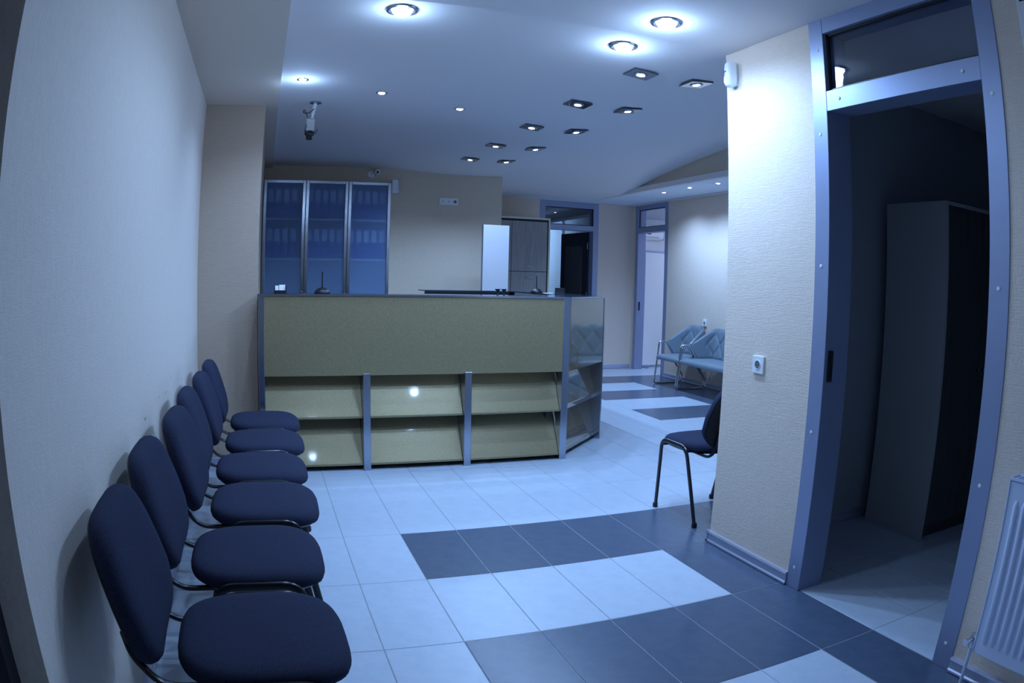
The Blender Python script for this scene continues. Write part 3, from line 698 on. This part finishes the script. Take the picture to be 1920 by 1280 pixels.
cc = thing('ceiling_camera', 'small security camera hanging from the ceiling above the left of the desk', 'camera', (.291, 4.96, 2.53))
bm = nb(); lathe(bm, [(.042, 0), (.042, -.008), (.020, -.012)], 22); obj('flange', bm, STEEL, cc, smooth=True)
bm = nb(); cyl(bm, (0, 0, -.008), (-.012, 0, -.07), .013); cyl(bm, (-.012, 0, -.07), (-.022, -.005, -.155), .009); lathe(bm, [(.001, -.016), (.016, 0), (.001, .016)], 12, Matrix.Translation((-.013, 0, -.078))); obj('stem', bm, WHITEP, cc, smooth=True)
M = Matrix.Translation((-.028, -.01, -.155)) @ Matrix.Rotation(math.radians(25), 4, 'X')
bm = nb(); box(bm, (-.030, -.03, -.055), (.030, .03, .035), .006, M); obj('body', bm, PALEWOOD, cc)
bm = nb(); lathe(bm, [(.034, -.045), (.036, -.052), (.034, -.085), (.022, -.09), (.022, -.118), (.015, -.120)], 22, M); obj('lens_barrel', bm, BLACK, cc, smooth=True)
bm = nb(); tube(bm, smooth_path([Vector(q) for q in ((-.008, -.012, -.05), (-.04, -.012, -.085), (-.085, -.012, -.085), (-.078, -.012, -.055), (-.06, -.012, -.085), (-.045, -.012, -.13))], .02, 4), .0035, seg=6); tube(bm, smooth_path([Vector(q) for q in ((-.055, -.03, -.17), (-.065, -.03, -.21), (-.03, -.04, -.245), (.015, -.04, -.235), (.02, -.03, -.20))], .02, 4), .003, seg=6); obj('cable', bm, BLACK, cc, smooth=True)

wc = thing('wall_camera', 'small white turret camera above the glass cabinet', 'camera', (1.135, 7.95, 2.455))
bm = nb(); lathe(bm, [(.040, 0), (.042, .012), (.036, .022)], 24, Matrix.Rotation(PI/2, 4, 'X')); obj('base', bm, WHITEP, wc, smooth=True)
bm = nb(); cyl(bm, (0, -.02, 0), (.055, -.05, .025), .008); obj('arm', bm, WHITEP, wc, smooth=True)
M = Matrix.Translation((.065, -.05, .028)) @ Matrix.Rotation(math.radians(105), 4, 'X')
bm = nb(); lathe(bm, [(.012, -.045), (.028, -.035), (.033, 0), (.033, .030), (.028, .038)], 24, M); obj('turret', bm, WHITEP, wc, smooth=True)
bm = nb(); lathe(bm, [(.016, .0385), (.014, .042)], 20, M); obj('lens', bm, LENS, wc, smooth=True)

# ================================================================ RADIATOR
rad = thing('radiator', 'white ribbed panel radiator at the right edge under the window', 'radiator', (2.06, 0, .165))
RH = .605; y0, y1 = .05, 1.110
def sec(yc, d=.0): pass
bm = nb(); box(bm, (-.006, y0, 0), (.0, y1, RH), .003)
n = int((y1-y0-.06)/.0333)
obj('front_sheet', bm, RADW, rad)
bm = nb(); box(bm, (.045, y0, 0), (.055, y1, RH), .003); obj('rear_sheet', bm, RADW, rad)
prof = [(-.011, 0), (-.0085, -.007), (-.004, -.011), (.004, -.011), (.0085, -.007), (.011, 0)]
for i in range(n+1):
    yc = y1-.038-i*.0333
    bm = nb(); rings = []
    for z, s in ((.045, .15), (.062, 1), (RH-.075, 1), (RH-.058, .15)):
        rings.append([bm.verts.new((-.006+q*s, yc+p*(.5+.5*s), z)) for p, q in prof])
    ring_bridge(bm, rings, closed=False, caps=True); ring = [r_[0] for r_ in rings]
    obj('rib', bm, RADW, rad, smooth=True)
for q0, q1 in ((y1-.002, y1+.004), (y0-.004, y0+.002)):
    bm = nb(); box(bm, (-.010, q0, 0), (.062, q1, RH+.012), .002); obj('side_cover', bm, RADW, rad)
bm = nb(); box(bm, (-.010, y0, RH+.004), (-.004, y1, RH+.012)); box(bm, (.054, y0, RH+.004), (.062, y1, RH+.012))
for i in range(60): box(bm, (-.004, y0+.01+i*.0178, RH+.003), (.054, y0+.014+i*.0178, RH+.010))
obj('top_grille', bm, RADW, rad)
for q0 in (.25, .85):
    bm = nb(); box(bm, (.055, q0, .1), (.0895, q0+.04, .5)); obj('wall_bracket', bm, RADW, rad)
bm = nb(); cyl(bm, (.022, y1+.004, .04), (.022, y1+.035, .04), .010); cyl(bm, (.022, y1+.028, .055), (.022, y1+.028, -.0), .011); cyl(bm, (.022, y1+.028, .035), (-.03, y1+.028, .035), .009, .012); obj('valve', bm, CHROME, rad, smooth=True)
bm = nb(); cyl(bm, (.022, y1+.028, 0), (.022, y1+.028, -.165), .007); obj('supply_pipe', bm, RADW, rad, smooth=True)

# ================================================================ SIDE ROOM THINGS
ac = thing('air_conditioner', 'white wall air conditioner in the bright room beyond the hall door', 'air conditioner', (6.55, 11.5, 2.11))
bm = nb(); prism(bm, [(-.001, 0), (-.13, .0), (-.19, .035), (-.20, .09), (-.19, .25), (-.16, .27), (-.001, .27)], -.40, .40, Matrix(((0, 0, 1, 0), (1, 0, 0, 0), (0, 1, 0, 0), (0, 0, 0, 1))), .004); obj('housing', bm, WHITEP, ac)
bm = nb(); box(bm, (-.36, -.196, .045), (.30, -.192, .052)); obj('air_slot', bm, BLACK, ac)
bm = nb(); box(bm, (.04, -.2015, .095), (.13, -.199, .12)); obj('display', bm, BLACK, ac)
bm = nb(); box(bm, (.40, -.17, .0), (.43, -.001, .262), .006); obj('end_cap', bm, PALEWOOD, ac)
sp = thing('screen_panel', 'white panel in a grey metal frame just inside the bright room', 'screen', (5.625, 9.725, 0), .10)
bm = nb(); box(bm, (.02, -.006, .03), (.80, .006, 1.80)); obj('infill', bm, WHITEP, sp)
bm = nb()
for lo, hi in (((0, -.012, .01), (.03, .012, 1.83)), ((.79, -.012, .01), (.82, .012, 1.83)), ((0, -.012, 1.80), (.82, .012, 1.83)), ((0, -.012, .01), (.82, .012, .04))): box(bm, lo, hi, .002)
obj('frame', bm, ALU, sp)
for x in (.06, .76):
    bm = nb(); box(bm, (x-.015, -.12, 0), (x+.015, .06, .012)); obj('foot', bm, ALU, sp)

# ================================================================ LAMPS
def lamp(parent, loc, power, rad=.03, angle=150, blend=1.0, col=LC, kind='SPOT', rot=(0, 0, 0)):
    ld = bpy.data.lights.new('lamp_light', kind); ld.energy = power; ld.color = col; ld.shadow_soft_size = rad
    if kind == 'SPOT': ld.spot_size = math.radians(angle); ld.spot_blend = blend
    o = bpy.data.objects.new('lamp_light', ld); COL.objects.link(o); o.parent = parent; o.location = loc; o.rotation_euler = rot; return o
def big_light(label, x, y, z, k=1.0):
    t = thing('ceiling_downlight', label, 'ceiling light', (x, y, z), 0, 'large round ceiling lights')
    bm = nb(); lathe(bm, [(.048, .004), (.048, -.003), (.060, -.009), (.072, -.006), (.076, .001)], 36); obj('trim_ring', bm, STEEL, t, smooth=True)
    bm = nb(); lathe(bm, [(.047, .0), (.045, -.010), (.037, -.022), (.022, -.030), (.001, -.033)], 28); obj('bulb', bm, BULB_BIG, t, smooth=True)
    lamp(t, (0, 0, -.045), P_BIG*k, .035, 172, .5)
    lamp(t, (0, 0, -.078), 3.2*(.6+.4*k), .03, kind='POINT')
    return t
big_light('large bright round ceiling light on the left above the desk front', .524*1.02, 2.995*1.02, 2.528, .42)
big_light('large bright round ceiling light on the right, nearer the camera', 1.643, 2.639, 2.5, .78)
big_light('large bright round ceiling light on the right, just beyond its twin', 1.641*1.015, 3.048*1.015, zc(1.66, 3.1)-.001, .92)
def small_round(label, x, y, z, p, group, s=1.0, tilt=(0, 0, 0)):
    t = thing('recessed_spotlight', label, 'ceiling light', (x, y, z), 0, group)
    bm = nb(); lathe(bm, [(.024*s, .002), (.024*s, -.002), (.032*s, -.005), (.038*s, -.003), (.040*s, .002)], 28); obj('trim_ring', bm, STEEL, t, smooth=True)
    bm = nb(); lathe(bm, [(.024*s, .0), (.020*s, -.006), (.001, -.009)], 20); obj('bulb', bm, BULB, t, smooth=True)
    lamp(t, (0, 0, -.03), p, .02, 140, 1.0)
    if tilt[1]: lamp(t, (0, 0, -.085), 1.9, .02, kind='POINT')
    return t
k = (2.53-CAM_H)/(2.5-CAM_H)
for (x, y), lb, p, tl in (((.162, 4.262), 'small round ceiling spot nearest the left soffit', P_ROUND*1.3, (0, .35, 0)), ((.686, 4.49), 'small round ceiling spot in the middle of the diagonal three', P_ROUND, (0, 0, 0)), ((1.283, 4.769), 'small round ceiling spot at the right of the diagonal three', P_ROUND, (0, 0, 0))):
    small_round(lb, x*k, y*k, 2.53 if x < 1.2 else zc(x*k, y*k), p, 'small round ceiling spots', tilt=tl)
for (x, y), lb in (((4.885, 7.954), 'round ceiling spot in the hall strip, farthest, nearest the far doors'), ((4.864, 7.317), 'round ceiling spot in the hall strip, middle of three'), ((4.885, 6.752), 'round ceiling spot in the hall strip, nearest the pale pillar')):
    small_round(lb, x, y, 2.504, P_STRIP, 'round spots in the hall ceiling strip', 1.05)
def square_light(label, x, y, z, tilt):
    t = thing('square_spotlight', label, 'ceiling light', (x, y, z), 0, 'square ceiling spots in two columns'); t.rotation_euler = (0, tilt, 0)
    bm = nb(); box(bm, (-.076, -.072, -.016), (.076, .072, -.006), .0015); obj('plate', bm, DARKWOOD if False else mat('smoked_mirror_plate', (.06, .07, .09), .16, .3, coat=1), t)
    bm = nb(); lathe(bm, [(.024, -.014), (.026, -.020), (.038, -.021), (.042, -.014)], 26); obj('trim_ring', bm, STEEL, t, smooth=True)
    bm = nb(); lathe(bm, [(.024, -.014), (.020, -.021), (.001, -.024)], 20); obj('bulb', bm, BULB, t, smooth=True)
    bm = nb(); box(bm, (-.05, -.05, -.006), (.05, .05, .02)); obj('mount', bm, BLACK, t)
    lamp(t, (0, 0, -.045), P_SPOT*(.45 if y < 3.6 else 1), .02, 140, .55)
    return t
rows_ = ['nearest', 'second', 'middle', 'fourth', 'farthest']
for i, y in enumerate((3.432, 4.278, 5.129, 6.01, 6.812)):
    square_light('square smoked-mirror ceiling spot, %s of five in the left column' % rows_[i], 1.958, y, 2.508, math.radians(5))
    square_light('square smoked-mirror ceiling spot, %s of five in the right column' % rows_[i], 2.333, y, 2.512, math.radians(-6))
# unseen lamps: added fill over the chairs, side room lamp, added blinds backlight
big_light('added unseen round ceiling light above the chairs, fills the left wall', .524, 2.15, 2.5, .30)  # extra light added out of view to brighten the left wall
t = thing('office_lamp', 'ceiling lamp of the bright side room, out of frame', 'ceiling light', (7.2, 9.2, 2.48))
bm = nb(); lathe(bm, [(.15, .02), (.15, -.03), (.10, -.06), (.001, -.07)], 24); obj('shade', bm, BULB, t, smooth=True)
lamp(t, (0, 0, -.12), 36, .1, kind='POINT')
t = thing('blinds_backlight', 'added unseen backlight on a made-up pole outside the blinds window', 'lamp', (6.2, 12.6, 2.4))  # made-up source, added to light the blind slats from outside
bm = nb(); cyl(bm, (0, .02, -2.5), (0, .02, .1), .03); obj('pole', bm, STEEL, t)  # pole and footing are invented to carry the added backlight
bm = nb(); box(bm, (-.3, -.3, -2.6), (.3, .3, -2.5)); obj('footing', bm, GROUT, t)
bm = nb(); lathe(bm, [(.1, .1), (.12, 0), (.001, -.03)], 20); obj('shade', bm, BULB, t, smooth=True)
lamp(t, (0, 0, -.15), 330, .3, kind='POINT', col=(.42, .68, 1.0))
